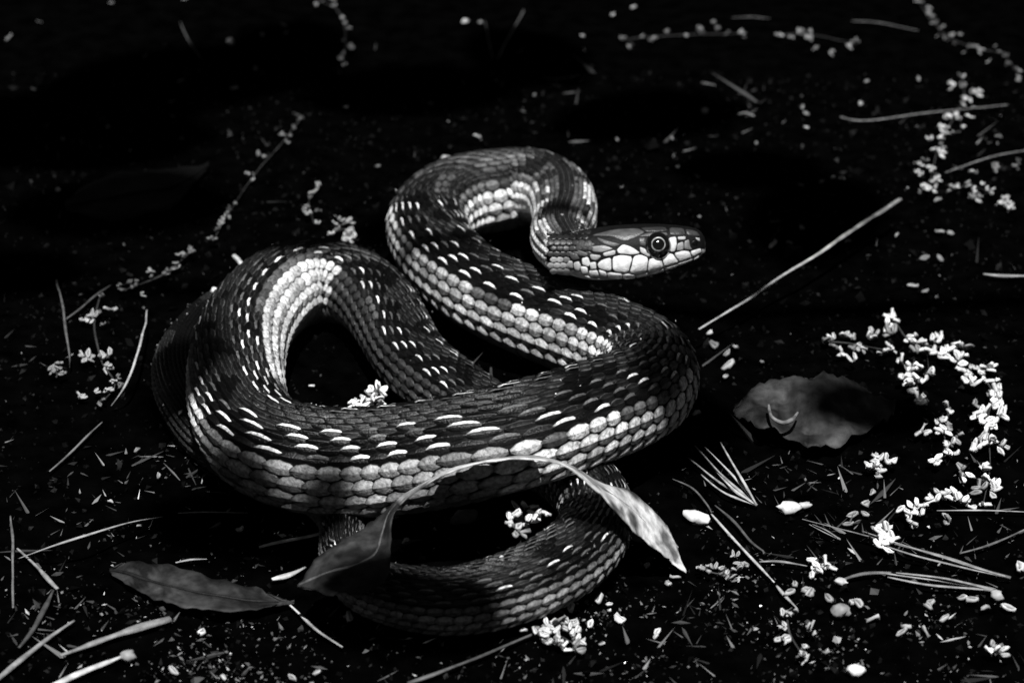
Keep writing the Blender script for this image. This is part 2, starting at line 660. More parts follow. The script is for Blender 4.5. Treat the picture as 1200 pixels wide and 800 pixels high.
for p, t in (([(648, 300), (690, 318), (700, 345), (737, 360), (712, 372), (655, 342)], 0.34), ([(640, 240), (690, 235), (692, 296), (650, 292)], 0.045),
             ([(852, 238), (905, 228), (910, 290), (893, 335), (862, 332), (870, 285)], 0.48), ([(914, 278), (955, 262), (960, 318), (908, 328)], 0.24),
             ([(963, 262), (995, 245), (1004, 298), (1022, 318), (962, 316)], 0.16), ([(915, 230), (970, 226), (972, 248), (920, 252)], 0.34),
             ([(1042, 234), (1072, 236), (1074, 262), (1050, 250)], 0.3)):
    shield('eye_and_nose_shield', p, min(0.75, t * 1.35), 0.012)
for p, t in (([(640, 232), (700, 206), (838, 200), (848, 222), (700, 230)], 0.09), ([(300, 224), (470, 180), (640, 172), (690, 200), (630, 235), (545, 268), (450, 228)], 0.06),
             ([(650, 168), (830, 160), (850, 192), (700, 200)], 0.025), ([(860, 165), (960, 170), (975, 220), (860, 222)], 0.035),
             ([(970, 175), (1050, 190), (1080, 225), (985, 222)], 0.03)):
    shield('crown_shield', p, t * 1.3, 0.012)
done = [zp(p) for p in UPLAB]
HEAD_SMALL = []
for a_ in range(7):
    for b_ in range(8):
        u = 645 + a_ * 7.2 + (3.6 if b_ % 2 else 0)
        v_ = 272 + b_ * 6.6
        if u > 694 - abs(v_ - 292) * 0.2 - (12 if v_ > 300 else 0) or (v_ > 303 and u > 668):
            continue
        t_ = 0.012 if v_ < 285 else (0.05 if v_ < 300 else 0.3)
        X, Y = (u - 640) * 6, (v_ - 240) * 6
        shield('neck_scale', [(X - 30, Y), (X - 12, Y - 20), (X + 18, Y - 16), (X + 29, Y), (X + 18, Y + 16), (X - 12, Y + 20)], t_ * rnd.uniform(0.5, 1.4), 0.011)
shield('nostril', [(1018, 262), (1040, 250), (1062, 262), (1060, 285), (1038, 292), (1018, 282)], 0.002, 0.006)

def disc_sphere(name, R, centre, axis, a0, a1, mat, parent, nseg=28, nring=8, t0=None):
    """a band of a sphere round an axis, from polar angle a0 to a1"""
    q = axis.to_track_quat('Z', 'Y').to_matrix()
    v, f = [], []
    for i in range(nring + 1):
        a = a0 + (a1 - a0) * i / nring
        for k in range(nseg):
            b = 2 * math.pi * k / nseg
            v.append(centre + q @ Vector((R * math.sin(a) * math.cos(b), R * math.sin(a) * math.sin(b), R * math.cos(a))))
    for i in range(nring):
        for k in range(nseg):
            p, n = i * nseg + k, i * nseg + (k + 1) % nseg
            f.append((p, p + nseg, n + nseg, n))
    o = link(name, mesh(name, v, f, mat), parent)
    return o


for side in (1, -1):
    p, nrm = on_head(769, 290)
    R = 16.6 * KH
    cl = Vector((p.x, side * (p.y - R * 0.42), p.z))
    centre = head_world(*cl)
    ax = (YH * side * 0.97 + ZH * 0.26 * 1.0 + XH * 0.04).normalized()
    eb = disc_sphere('eye', R, centre, ax, 0.0, math.pi * 0.75, M_eye, None, 32, 16)
    eb.parent = snake
    eb.matrix_parent_inverse = Tinv
    io = disc_sphere('iris', R * 1.012, centre, ax, 0.43, 0.52, M_iris, eb, 32, 3)
    io.matrix_parent_inverse = Matrix.Identity(4)

# ------------------------------------------------------------------ stems, blades, needles
def tube(pts, rads, nseg=6, flat=1.0):
    D = catmull([(p.x, p.y, p.z, r) for p, r in zip(pts, rads)], 6)
    for q in D:                               # small kinks and swellings
        vq = Vector(q[:3])
        w0 = q[3]
        q[0] += w0 * 1.2 * noise.noise(vq * 1.1 + Vector((31, 0, 0)))
        q[1] += w0 * 1.6 * noise.noise(vq * 1.1 + Vector((0, 47, 0)))
        q[3] = w0 * (1 + 0.45 * noise.noise(vq * 2.7))
    v, f = [], []
    for i in range(len(D)):
        T = Vector(D[min(i + 1, len(D) - 1)][:3]) - Vector(D[max(i - 1, 0)][:3])
        T.normalize()
        S = T.cross(Vector((0, 0, 1)))
        if S.length < 1e-4:
            S = Vector((1, 0, 0))
        S.normalize()
        N = S.cross(T)
        for k in range(nseg):
            a = 2 * math.pi * k / nseg
            v.append(Vector(D[i][:3]) + (S * math.cos(a) + N * math.sin(a) * flat) * D[i][3])
    for i in range(len(D) - 1):
        for k in range(nseg):
            a, b = i * nseg + k, i * nseg + (k + 1) % nseg
            f.append((a, b, b + nseg, a + nseg))
    f.append(tuple(range(nseg))[::-1])
    f.append(tuple(range((len(D) - 1) * nseg, len(D) * nseg)))
    return v, f


PX = 0.0141                                   # one pixel in cm near the middle of the picture


def blade(name, cat, label, pts, wpx, tone, up=0.12, taper=(0.6, 1.0, 0.5), lift=0.0, flat=0.6, group=None, parent=None):
    n = len(pts)
    W = []
    for i, p in enumerate(pts):
        t = i / (n - 1)
        z = up + lift * math.sin(math.pi * t)
        if len(p) > 2:
            z = p[2]
        W.append(G(p[0], p[1], z))
    far = 1.0 if pts[0][1] > 260 else 0.72
    r = [0.5 * wpx * far * PX * np.interp(i / (n - 1), (0, 0.5, 1), taper) for i in range(n)]
    base = W[0].copy()
    v, f = tube(W, r, 6, flat)
    v = [p - base for p in v]
    if parent is None:
        o = link(name, mesh(name, v, f, M_stem), None, tone)
        o.location = base
        tag(o, label, cat, group)
    else:
        o = link(name, mesh(name, v, f, M_stem), parent, tone)
        o.location = base - parent.location
    return o


B = blade
B('grass_stalk', 'grass stalk', 'long straight pale stalk slanting up to the right from beside the snake', [(820, 386, .5), (880, 348, .6), (940, 309, .7), (1000, 270, .8), (1056, 234, .8)], 5, 0.34, taper=(0.5, 1, 1.5))
B('grass_stalk', 'grass stalk', 'thin bowed grass stalk running under the white flower spike at upper right', [(985, 137), (1003, 141), (1030, 140), (1080, 133), (1130, 128), (1181, 123)], 3.4, 0.22)
B('grass_stalk', 'grass stalk', 'short bent stem at the right edge above the small round flower tuft', [(1108, 202), (1145, 189), (1170, 182), (1203, 176)], 3.4, 0.2)
B('twig', 'twig', 'pale twig lying level at the right edge beside dark soil', [(1152, 321), (1175, 323), (1205, 323)], 5, 0.28)
B('grass_stalk', 'grass stalk', 'hair-thin bright stalk at the right edge below the drooping flower spike', [(1098, 598), (1150, 598), (1206, 600)], 2.6, 0.3)
B('grass_stalk', 'grass stalk', 'dim slanting stalk at the right edge above the long needles', [(1125, 648), (1165, 636), (1206, 618)], 3.4, 0.12)
B('grass_stalk', 'grass stalk', 'straight bright stalk slanting down right past the leaf end', [(834, 602), (858, 628), (884, 657), (908, 682)], 4, 0.42)
B('grass_stalk', 'grass stalk', 'short broken stalk piece in line with the straight bright stalk', [(911, 686), (922, 698), (934, 712)], 4, 0.34)
B('grass_stalk', 'grass stalk', 'dull stalk lying beside the straight bright one near the leaf end', [(838, 592), (862, 612), (880, 634), (895, 646)], 4, 0.08)
B('grass_stalk', 'grass stalk', 'faint wavy stalk running from the hairpin bend towards the leaf end', [(788, 561), (812, 572), (828, 590), (834, 600)], 3, 0.10)
B('grass_stalk', 'grass stalk', 'short level stalk left of the bright four-petalled flower', [(890, 658), (915, 658), (946, 663)], 3, 0.2)
B('twig', 'twig', 'grey bent twig with a pale knob lying left of the thick needles', [(984, 681), (1004, 675), (1022, 672), (1044, 671)], 6, 0.13)
B('grass_stalk', 'grass stalk', 'bright upright bowed stem left of the snake', [(130, 476), (143, 457), (155, 432), (163, 405), (170, 380), (172, 363)], 3.6, 0.40, lift=0.5)
B('grass_stalk', 'grass stalk', 'dim upright stem at the left with a side twig leaning on it', [(66, 328), (71, 352), (76, 380), (81, 412), (82, 432)], 3.4, 0.10, lift=0.4)
B('twig', 'twig', 'dim slanting twig leaning on the upright stem at the left', [(76, 374), (95, 360), (112, 346), (130, 334)], 3.6, 0.08)
B('grass_stalk', 'grass stalk', 'dim slanting stem below the left flower clusters', [(58, 552), (75, 537), (98, 515), (120, 494)], 3.4, 0.14)
B('dry_grass', 'grass blade', 'upright dark stem at the far left edge', [(13, 604), (15, 640), (15, 670), (15, 712)], 4, 0.13)
B('dry_grass', 'grass blade', 'short blade with a bright lower end at the far left', [(20, 642), (36, 656), (52, 671), (68, 688)], 5, 0.24, taper=(0.5, 0.9, 1.1))
B('grass_stalk', 'grass stalk', 'long arched thin stalk sweeping up towards the snake at lower left', [(22, 654), (60, 640), (100, 627), (145, 614), (190, 605)], 3.4, 0.30, lift=0.4)
B('grass_stalk', 'grass stalk', 'faint thin stalk continuing the long arched one under the snake', [(208, 601), (240, 600), (290, 601)], 2.6, 0.22)
B('dry_grass', 'grass blade', 'dark folded blade hanging down from the short bright-ended blade', [(63, 690), (52, 712), (40, 736), (22, 758)], 7, 0.06)
B('dry_grass', 'grass blade', 'grey tapering blade in the lower left corner, upper of the corner blades', [(-6, 798), (20, 776), (50, 752), (86, 727)], 6, 0.22, taper=(1.0, 1.1, 0.5))
B('dry_grass', 'grass blade', 'broad grey blade rising to the right in front of the spotted leaf', [(70, 768), (110, 755), (150, 741), (200, 725)], 9, 0.20, taper=(0.4, 0.9, 1.0))
B('dry_grass', 'grass blade', 'bright broad blade crossing the bottom edge at lower left', [(58, 805), (90, 791), (120, 778), (150, 765)], 8, 0.50, taper=(1.1, 1.0, 0.4))
B('dry_grass', 'grass blade', 'bright ridged blade tip pointing left between snake and leaf lobe, upper one', [(304, 641), (330, 635), (365, 628), (402, 619)], 6, 0.55, taper=(0.7, 1.0, 0.4))
B('dry_grass', 'grass blade', 'short bright blade touching the curled left end of the leaf', [(319, 678), (335, 672), (358, 663)], 8, 0.50, taper=(0.6, 1.0, 0.4))
B('grass_stalk', 'grass stalk', 'short straight bright stalk below the curled left end of the leaf', [(338, 708), (355, 724), (375, 740), (402, 758)], 3.8, 0.48)
B('twig', 'twig', 'dull rough twig slanting across the bottom edge below the snake', [(478, 799), (520, 785), (565, 768), (626, 742)], 6, 0.10)
B('grass_stalk', 'grass stalk', 'short dim slanting stem near the top left petals', [(211, 26), (218, 42), (226, 55), (235, 68)], 3, 0.10)
B('grass_stalk', 'grass stalk', 'dim straight stem leaning right near the top edge', [(583, 69), (594, 48), (603, 32), (614, 12)], 4.4, 0.12)
B('grass_stalk', 'grass stalk', 'very faint thin stem left of the leaning stem near the top edge', [(568, 25), (571, 40), (575, 58), (578, 70)], 3, 0.08)
B('grass_stalk', 'grass stalk', 'faint level stem near the top between two flower patches', [(638, 92), (658, 92), (678, 88)], 3, 0.10)
B('grass_stalk', 'grass stalk', 'faint level stem above the top flower spike', [(858, 21), (880, 20), (902, 22)], 3, 0.12)
B('grass_stalk', 'grass stalk', 'thin level stem at the top right under the edge', [(998, 25), (1030, 27), (1076, 36)], 3, 0.14)
B('twig', 'twig', 'tiny pale twig on dark soil below the spotted leaf tip', [(205, 659), (222, 656), (242, 655)], 3, 0.34)
B('twig', 'twig', 'small curved pale sliver above the long slanting stalk', [(865, 134), (874, 132), (884, 136)], 3.4, 0.34)
B('twig', 'twig', 'small pale sliver on the soil right above the snake head', [(822, 97), (830, 98), (838, 100)], 3.4, 0.24)
B('twig', 'twig', 'little pale chip standing behind the left loop', [(275, 299), (281, 306), (287, 314)], 7, 0.55, taper=(1, 1, 1), up=0.3)
B('twig', 'twig', 'thin faint upright stem inside the second coil opening', [(576, 430), (577, 445), (578, 458)], 4, 0.06)


def needles(label, base, tips, wpx, tone, tone2):
    root = empty('pine_needles', G(base[0], base[1], 0.1))
    tag(root, label, 'pine needles')
    for (mx, my, tx, ty, dz) in tips:
        B('needle', None, None, [(base[0], base[1], 0.12), (mx, my, 0.16 + dz), (tx, ty, 0.14 + dz)], wpx, tone * rnd.uniform(0.7, 1.2), parent=root, taper=(1, 1, 0.5))
    B('sheath', None, None, [(base[0], base[1], 0.12), ((base[0] * 4 + tips[0][0]) / 5, (base[1] * 4 + tips[0][1]) / 5, 0.15)], wpx * 2.2, tone2, parent=root, taper=(0.7, 1, 0.8))


needles('bunched pale pine needles fanning out left of the brown leaf', (886, 592),
        [(845, 566, 806, 536, 0), (850, 560, 814, 522, .1), (858, 556, 826, 524, .2), (866, 556, 844, 518, .3), (850, 578, 822, 556, 0), (858, 572, 830, 540, .1)], 3.2, 0.36, 0.2)
needles('long thin pine needles crossing the lower right past a white flower', (1184, 676),
        [(1080, 645, 940, 608, 0), (1090, 656, 1028, 636, .05), (1100, 652, 1010, 622, .1)], 2.8, 0.24, 0.1)
needles('thick double pine needles lying level at the lower right', (1168, 691),
        [(1100, 680, 1038, 672, .05), (1095, 686, 1040, 676, .02), (1110, 678, 1050, 671, .1)], 3.6, 0.30, 0.2)
needles('short pair of fine pine needles beside the long crossing ones', (984, 632),
        [(965, 623, 948, 614, 0), (968, 621, 952, 614, .05)], 2.6, 0.3, 0.2)

# ------------------------------------------------------------------ leaves
def leaf_mesh(ea, eb, tone_fn, nw=9, nl=40, thick=0.02, bump=0.05, fold=0.0, ragged=1.0, vein=0.012):
    A, Bq = catmull([tuple(p) for p in ea], 8), catmull([tuple(p) for p in eb], 8)
    v, pg = [], []
    for i in range(len(A)):
        a, b = Vector(A[i]), Vector(Bq[i])
        for k in range(nw):
            t = k / (nw - 1)
            p = a.lerp(b, t)
            e_ = max(0.0, abs(2 * t - 1) - 0.75) * 4
            p += (b - a).normalized() * (e_ * (1 if t > 0.5 else -1) * 0.10 * ragged * (noise.noise(p * 3.1) + 0.6 * noise.noise(p * 7.3) - 0.3))
            p.z += vein * abs(math.sin((i * 0.42 + abs(2 * t - 1) * 3.2)))
            p.z += bump * noise.noise(p * 1.7) + bump * 0.5 * noise.noise(p * 4) - fold * (1 - abs(2 * t - 1)) * (a - b).length
            v.append(p)
            pg.append(tone_fn(i / (len(A) - 1), t, p))
    N = len(v)
    f = []
    for i in range(len(A) - 1):
        for k in range(nw - 1):
            q = i * nw + k
            f.append((q, q + 1, q + nw + 1, q + nw))
    me = mesh('tmp', v, f)
    nr = [Vector(x.vector) for x in me.vertex_normals]
    bpy.data.meshes.remove(me)
    v2 = v + [p - n * thick for p, n in zip(v, nr)]
    f2 = f + [tuple(x + N for x in reversed(q)) for q in f]
    edge = [k for k in range(nw)] + [i * nw + nw - 1 for i in range(1, len(A))] + [(len(A) - 1) * nw + k for k in range(nw - 2, -1, -1)] + [i * nw for i in range(len(A) - 2, 0, -1)]
    for i in range(len(edge)):
        a, b = edge[i], edge[(i + 1) % len(edge)]
        f2.append((b, a, a + N, b + N))
    return v2, f2, pg + pg, v, nw, len(A)


def leaf(label, ea, eb, tone_fn, rib=0.5, group=None, **kw):
    root = empty('dead_leaf', (ea[0][0], ea[0][1], 0))
    tag(root, label, 'leaf', group)
    v, f, pg, top, nw, nl = leaf_mesh(ea, eb, tone_fn, **kw)
    o = child('blade', mesh('blade', v, f, M_leaf, pg), root)
    if rib:
        mid = [top[i * nw + nw // 2] + Vector((0, 0, 0.006)) for i in range(0, nl, 4)]
        rv, rf = tube(mid, [0.03 * (1 - 0.6 * i / len(mid)) for i in range(len(mid))], 5)
        child('midrib', mesh('midrib', rv, rf, M_leaf, [rib] * len(rv)), root)
    return root


def W3(l):
    return [tuple(P(*p)) for p in l]


def spots(p, s, th):
    return noise.noise(p * s) > th

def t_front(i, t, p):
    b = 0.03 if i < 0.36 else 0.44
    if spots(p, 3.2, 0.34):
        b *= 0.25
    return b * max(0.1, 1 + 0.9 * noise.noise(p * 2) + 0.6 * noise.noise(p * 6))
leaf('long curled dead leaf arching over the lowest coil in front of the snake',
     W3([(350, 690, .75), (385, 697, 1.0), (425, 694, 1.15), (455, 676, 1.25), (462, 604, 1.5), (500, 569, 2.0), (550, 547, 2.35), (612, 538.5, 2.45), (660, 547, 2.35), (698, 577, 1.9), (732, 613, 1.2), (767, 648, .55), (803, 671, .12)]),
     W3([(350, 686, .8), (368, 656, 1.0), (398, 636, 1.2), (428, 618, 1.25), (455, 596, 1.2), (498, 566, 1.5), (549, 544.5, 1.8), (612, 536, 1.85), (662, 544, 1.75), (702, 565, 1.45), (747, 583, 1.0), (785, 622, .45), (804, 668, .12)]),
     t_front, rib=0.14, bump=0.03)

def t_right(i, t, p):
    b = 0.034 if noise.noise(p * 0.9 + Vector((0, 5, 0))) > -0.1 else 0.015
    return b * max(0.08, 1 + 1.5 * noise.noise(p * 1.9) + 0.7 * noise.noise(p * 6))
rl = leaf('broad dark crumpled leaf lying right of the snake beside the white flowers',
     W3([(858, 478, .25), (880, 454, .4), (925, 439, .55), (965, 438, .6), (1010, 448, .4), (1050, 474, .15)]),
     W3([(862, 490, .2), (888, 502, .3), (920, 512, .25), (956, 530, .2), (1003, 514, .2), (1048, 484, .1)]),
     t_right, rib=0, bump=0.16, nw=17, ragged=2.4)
cv, cf = tube([P(901, 474, .62), P(904, 487, .6), P(916, 494, .58), P(928, 491, .56), P(935, 483, .5)], [.02, .03, .035, .03, .015], 6)
child('curled_edge', mesh('curled_edge', cv, cf, M_leaf, [0.16] * len(cv)), rl)

def t_left(i, t, p):
    b = 0.027
    if abs(t - 0.5) < 0.1:
        b = 0.01
    if spots(p, 2.4, 0.18):
        b *= 0.3
    return b * max(0.1, 1 + 1.0 * noise.noise(p * 3) + 0.5 * noise.noise(p * 8))
leaf('spotted lance shaped leaf lying flat at lower left of the coils',
     W3([(128, 666, .12), (150, 655, .22), (190, 660, .3), (250, 674, .3), (300, 688, .25), (345, 704, .12)]),
     W3([(129, 672, .12), (150, 686, .2), (185, 702, .25), (230, 714, .25), (285, 716, .2), (344, 708, .1)]),
     t_left, rib=0.01, bump=0.04, fold=0.06)
leaf('barely visible flat dark leaf in the shade at upper left',
     W3([(75, 238, .1), (110, 212, .15), (160, 200, .2), (210, 196, .2), (245, 192, .1)]),
     W3([(78, 246, .1), (115, 258, .15), (160, 256, .2), (205, 240, .2), (243, 198, .1)]),
     lambda i, t, p: 0.0012, rib=0.0012, bump=0.05)

# ------------------------------------------------------------------ flowers
def petal_geo(L=0.17, Wd=0.112, cup=0.035):
    v, f, pg = [], [], []
    for i, (x, wd) in enumerate(((0, .25), (.25, .8), (.55, 1), (.82, .75), (1, .2))):
        for j, y in enumerate((-1, -.55, 0, .55, 1)):
            z = cup * (1 - y * y) * 1.0 - (0.028 if j == 2 and 0 < i < 4 else 0) + 0.25 * cup * math.sin(x * math.pi)
            v.append((x * L, 0.5 * y * wd * Wd, z))
            pg.append(0.22 if j == 2 and 0 < i < 4 else (0.88 if abs(y) < 1 else 0.6))
    n = len(v)
    for i in range(4):
        for j in range(4):
            q = i * 5 + j
            f.append((q, q + 5, q + 6, q + 1))
    # underside
    for (x, y, z) in list(v):
        v.append((x, y * 0.8, z - 0.03))
    pg += [0.55] * n
    for i in range(4):
        for j in range(4):
            q = n + i * 5 + j
            f.append((q, q + 1, q + 6, q + 5))
    rim = [0, 1, 2, 3, 4, 9, 14, 19, 24, 23, 22, 21, 20, 15, 10, 5]
    for i in range(len(rim)):
        a, b = rim[i], rim[(i + 1) % len(rim)]
        f.append((a, b, b + n, a + n))
    return v, f, pg


PG = petal_geo()
PETALS = []
for q_ in range(7):
    off_ = Vector((q_ * 7.3, 2.1, 5.5))
    wob = [tuple(Vector(p) + Vector((noise.noise(Vector(p) * 14 + off_), noise.noise(Vector(p) * 14 + off_ * 2), 1.3 * noise.noise(Vector(p) * 9 + off_ * 3))) * 0.03) for p in PG[0]]
    k_ = rnd.uniform(0.75, 1.1)
    wob = [(x, y * k_, z + 0.9 * (q_ % 3 - 1) * x * x) for x, y, z in wob]
    PETALS.append(mesh('petal', wob, PG[1], M_petal, [g * (1 + 0.5 * noise.noise(Vector(p) * 18 + off_)) for g, p in zip(PG[2], wob)]))
    PETALS[-1]['geo'] = q_
PETAL = PETALS[0]


def rot_rand(flat=0.6):
    return (Matrix.Rotation(rnd.uniform(0, 6.283), 3, 'Z') @ Matrix.Rotation(rnd.uniform(-flat, flat), 3, 'Y')
            @ Matrix.Rotation(rnd.uniform(-flat, flat), 3, 'X'))


def calyx():
    v, f = [], []
    for i, (z, r) in enumerate(((-0.03, 0.012), (0.0, 0.03), (0.03, 0.022), (0.04, 0.004))):
        for k in range(6):
            a = k * math.pi / 3
            v.append((r * math.cos(a), r * math.sin(a), z))
    for i in range(3):
        for k in range(6):
            a, b = i * 6 + k, i * 6 + (k + 1) % 6
            f.append((a, b, b + 6, a + 6))
    return v, f, [0.12] * len(v)


CG = calyx()
CAL = mesh('floret', *CG[:2], M_petal, CG[2])


def petal_mats(n, size):
    out = []
    a0 = rnd.uniform(0, 6.283)
    for k in range(n):
        # paired petals lie side by side, spread from the centre
        a = a0 + (k // 2) * rnd.uniform(1.6, 2.6) + (0.28 if k % 2 else -0.28)
        side = 0.045 if k % 2 else -0.045
        M = (Matrix.Rotation(a, 4, 'Z') @ Matrix.Rotation(rnd.uniform(-0.7, 0.1), 4, 'Y') @ Matrix.Rotation(rnd.uniform(-0.5, 0.5), 4, 'X')
             @ Matrix.Translation((0, side, 0)) @ Matrix.Diagonal((size * rnd.uniform(.8, 1.15), size * rnd.uniform(.8, 1.1), size, 1)))
        out.append(M)
    return out


def floret_variant(n):
    v, f, pg = [list(x) for x in CG]
    for M in petal_mats(n, 1.0):
        b = len(v)
        v += [tuple(M @ q.co) for q in rnd.choice(PETALS).vertices]
        f += [tuple(q + b for q in ff) for ff in PG[1]]
        pg += PG[2]
    return mesh('floret', v, f, M_petal, pg)


VARS = [floret_variant(n) for n in (2, 3, 4, 3, 2, 4, 3, 2)]


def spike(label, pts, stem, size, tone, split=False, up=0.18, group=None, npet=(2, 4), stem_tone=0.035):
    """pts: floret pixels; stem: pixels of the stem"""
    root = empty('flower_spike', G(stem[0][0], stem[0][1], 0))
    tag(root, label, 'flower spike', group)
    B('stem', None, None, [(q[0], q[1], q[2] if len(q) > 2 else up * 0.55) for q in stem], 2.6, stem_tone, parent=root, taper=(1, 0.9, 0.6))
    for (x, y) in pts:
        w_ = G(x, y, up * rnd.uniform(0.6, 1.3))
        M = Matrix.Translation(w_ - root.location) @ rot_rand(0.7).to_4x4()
        tn = tone * rnd.choice((0.35, 0.7, 0.9, 1.0, 1.1, 1.2))  # low tones on the far and left spikes stand in for shade
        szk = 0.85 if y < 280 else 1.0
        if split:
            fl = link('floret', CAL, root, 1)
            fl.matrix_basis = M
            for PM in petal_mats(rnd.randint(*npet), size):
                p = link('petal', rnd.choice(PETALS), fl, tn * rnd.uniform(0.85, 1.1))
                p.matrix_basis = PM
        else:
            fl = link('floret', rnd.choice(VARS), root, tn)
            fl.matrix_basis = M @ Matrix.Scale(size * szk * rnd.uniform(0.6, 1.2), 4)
    return root


def sc_pts(l, x0, y0, k):
    return [(x0 + a / k, y0 + b / k) for a, b in l]


Z7 = [(75, 118), (105, 112), (148, 103), (172, 108), (120, 140), (182, 150), (180, 185), (248, 95), (303, 150), (285, 160)]
spike('small flower spike with dim left end above the dark crumpled leaf', sc_pts(Z7 + [(140, 160), (200, 140), (230, 105)], 940, 360, 2.96), sc_pts([(70, 120), (160, 125), (300, 150)], 940, 360, 2.96), 0.8, 0.75, True)
Z7b = [(312, 35), (303, 62), (312, 90), (385, 108), (398, 125), (400, 155), (440, 155), (482, 108), (460, 120), (500, 158), (475, 170), (525, 132), (555, 170),
       (540, 185), (563, 140), (563, 222), (600, 215), (645, 212), (630, 238), (585, 265), (675, 258), (650, 292), (678, 292),
       (682, 330), (605, 347), (630, 365), (610, 377), (665, 350), (685, 378), (640, 402), (667, 395), (615, 460), (640, 465),
       (665, 465), (690, 485), (600, 497), (630, 560), (650, 600), (675, 597), (620, 632), (655, 640), (625, 680)]
spike('long white flower spike drooping in an arc down the right side', sc_pts(Z7b, 940, 360, 2.96),
      sc_pts([(310, 30), (380, 120), (500, 145), (600, 215), (665, 300), (645, 370), (650, 460), (650, 560), (630, 680)], 940, 360, 2.96), 1.0, 1.0, True)
Z7c = [(342, 190), (380, 210), (370, 228), (358, 242), (410, 212), (435, 230), (405, 255), (385, 268), (368, 290), (410, 315), (395, 332), (425, 330)]
spike('bright short flower spike inside the arc of the long drooping one', sc_pts(Z7c, 940, 360, 2.96), sc_pts([(345, 190), (390, 250), (410, 330)], 940, 360, 2.96), 1.0, 1.0, True)
Z7d = [(510, 352), (420, 432), (470, 392), (490, 430), (515, 415), (495, 495), (518, 510), (465, 535), (535, 450), (520, 480)]
spike('loose flower spike of scattered white pairs in the middle of the arc', sc_pts(Z7d, 940, 360, 2.96), sc_pts([(510, 350), (495, 430), (505, 500), (465, 535)], 940, 360, 2.96), 0.9, 0.95, True)
Z7e = [(510, 655), (530, 660), (550, 670), (570, 685), (455, 670), (470, 650), (390, 690), (360, 700), (408, 720), (375, 745), (430, 690), (510, 740), (550, 572), (565, 585)]
spike('white flower spike lying level under the drooping arc', sc_pts(Z7e, 940, 360, 2.96), sc_pts([(370, 710), (430, 685), (500, 655), (570, 690)], 940, 360, 2.96), 0.9, 1.0, True)
spike('little upright flower sprig right of the brown leaf tip', sc_pts([(250, 550), (262, 528), (260, 578), (297, 533), (245, 560)], 940, 360, 2.96), sc_pts([(262, 590), (258, 560), (265, 525)], 940, 360, 2.96), 0.9, 0.75, True)
spike('tall upright flower cluster touching the long needles at lower right', [(1033, 618), (1038, 624), (1031, 630), (1040, 634), (1036, 640)], [(1036, 642), (1035, 630), (1034, 616)], 1.1, 1.1, True)
spike('bright four-petalled flower right of the short level stalk', [(957, 658), (955, 668), (962, 662), (970, 664)], [(962, 672), (962, 660)], 1.0, 1.1, True)
spike('small white flower with spread petals near the lower right corner', [(1168, 760), (1166, 765), (1172, 764)], [(1168, 768), (1170, 756)], 0.9, 1.1, True)

# top right
ZT = [(110, 5), (128, 12), (140, 32), (155, 45), (160, 65), (155, 88), (170, 80), (180, 130), (205, 98), (210, 140), (235, 130), (245, 160), (258, 125), (270, 190), (295, 165),
      (320, 170), (332, 195), (345, 180), (365, 220), (385, 170), (400, 188), (425, 205), (440, 230), (460, 248), (470, 255), (480, 285)]
spike('flower spike trailing down the top right corner', sc_pts(ZT, 1040, 0, 3.075), sc_pts([(110, 0), (155, 70), (220, 135), (320, 175), (420, 200), (480, 290)], 1040, 0, 3.075), 0.62, 0.42)
ZU = [(262, 275), (275, 280), (235, 310), (232, 322), (272, 315), (300, 335), (268, 350), (290, 352), (325, 335), (265, 375), (310, 388), (295, 420), (230, 422), (245, 420), (208, 428), (260, 430), (268, 455),
      (192, 460), (210, 465), (205, 485), (232, 482), (255, 478), (155, 505), (185, 500), (188, 518), (175, 535), (192, 550), (200, 530), (130, 580), (118, 592), (110, 620), (120, 628), (165, 605), (155, 620), (172, 630), (180, 645),
      (140, 665), (155, 655), (148, 680), (120, 692), (170, 670), (172, 695), (188, 715)]
spike('thick white flower spike hanging beside the bowed stalk at upper right', sc_pts(ZU, 1040, 0, 3.075), sc_pts([(270, 270), (275, 350), (235, 430), (195, 500), (165, 600), (150, 690)], 1040, 0, 3.075), 0.72, 0.72)
spike('short flower spike running right below the thick hanging one', sc_pts([(218, 690), (232, 675), (248, 668), (258, 675), (285, 660), (295, 665), (318, 625), (340, 665), (355, 680), (370, 690), (310, 690), (303, 708), (322, 712), (325, 728), (295, 620)], 1040, 0, 3.075), sc_pts([(210, 695), (290, 670), (370, 692)], 1040, 0, 3.075), 0.66, 0.7)
spike('small round flower tuft near the right edge', sc_pts([(415, 730), (425, 745), (435, 730), (448, 740), (425, 720), (440, 750)], 1040, 0, 3.075), sc_pts([(435, 765), (430, 735)], 1040, 0, 3.075), 0.75, 0.7)
spike('small flower sprig under the bent stem at upper right', sc_pts([(385, 598), (400, 600), (388, 612), (370, 515), (405, 490), (460, 600), (470, 580)], 1040, 0, 3.075), sc_pts([(380, 620), (400, 595)], 1040, 0, 3.075), 0.6, 0.3)
# top middle
ZM = [(70, 108), (88, 132), (130, 100), (160, 108), (195, 92), (250, 103), (285, 78), (292, 88), (332, 65), (340, 78), (370, 92), (405, 92), (410, 105), (95, 125), (150, 112)]
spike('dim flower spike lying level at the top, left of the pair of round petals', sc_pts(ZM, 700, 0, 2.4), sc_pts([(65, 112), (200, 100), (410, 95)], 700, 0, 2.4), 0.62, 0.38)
spike('short dim flower spike at the top right of centre', sc_pts([(510, 100), (545, 102), (570, 88), (578, 95), (600, 90), (595, 104), (615, 135), (655, 145), (708, 132), (728, 118)], 700, 0, 2.4), sc_pts([(505, 100), (600, 98), (730, 125)], 700, 0, 2.4), 0.7, 0.42)
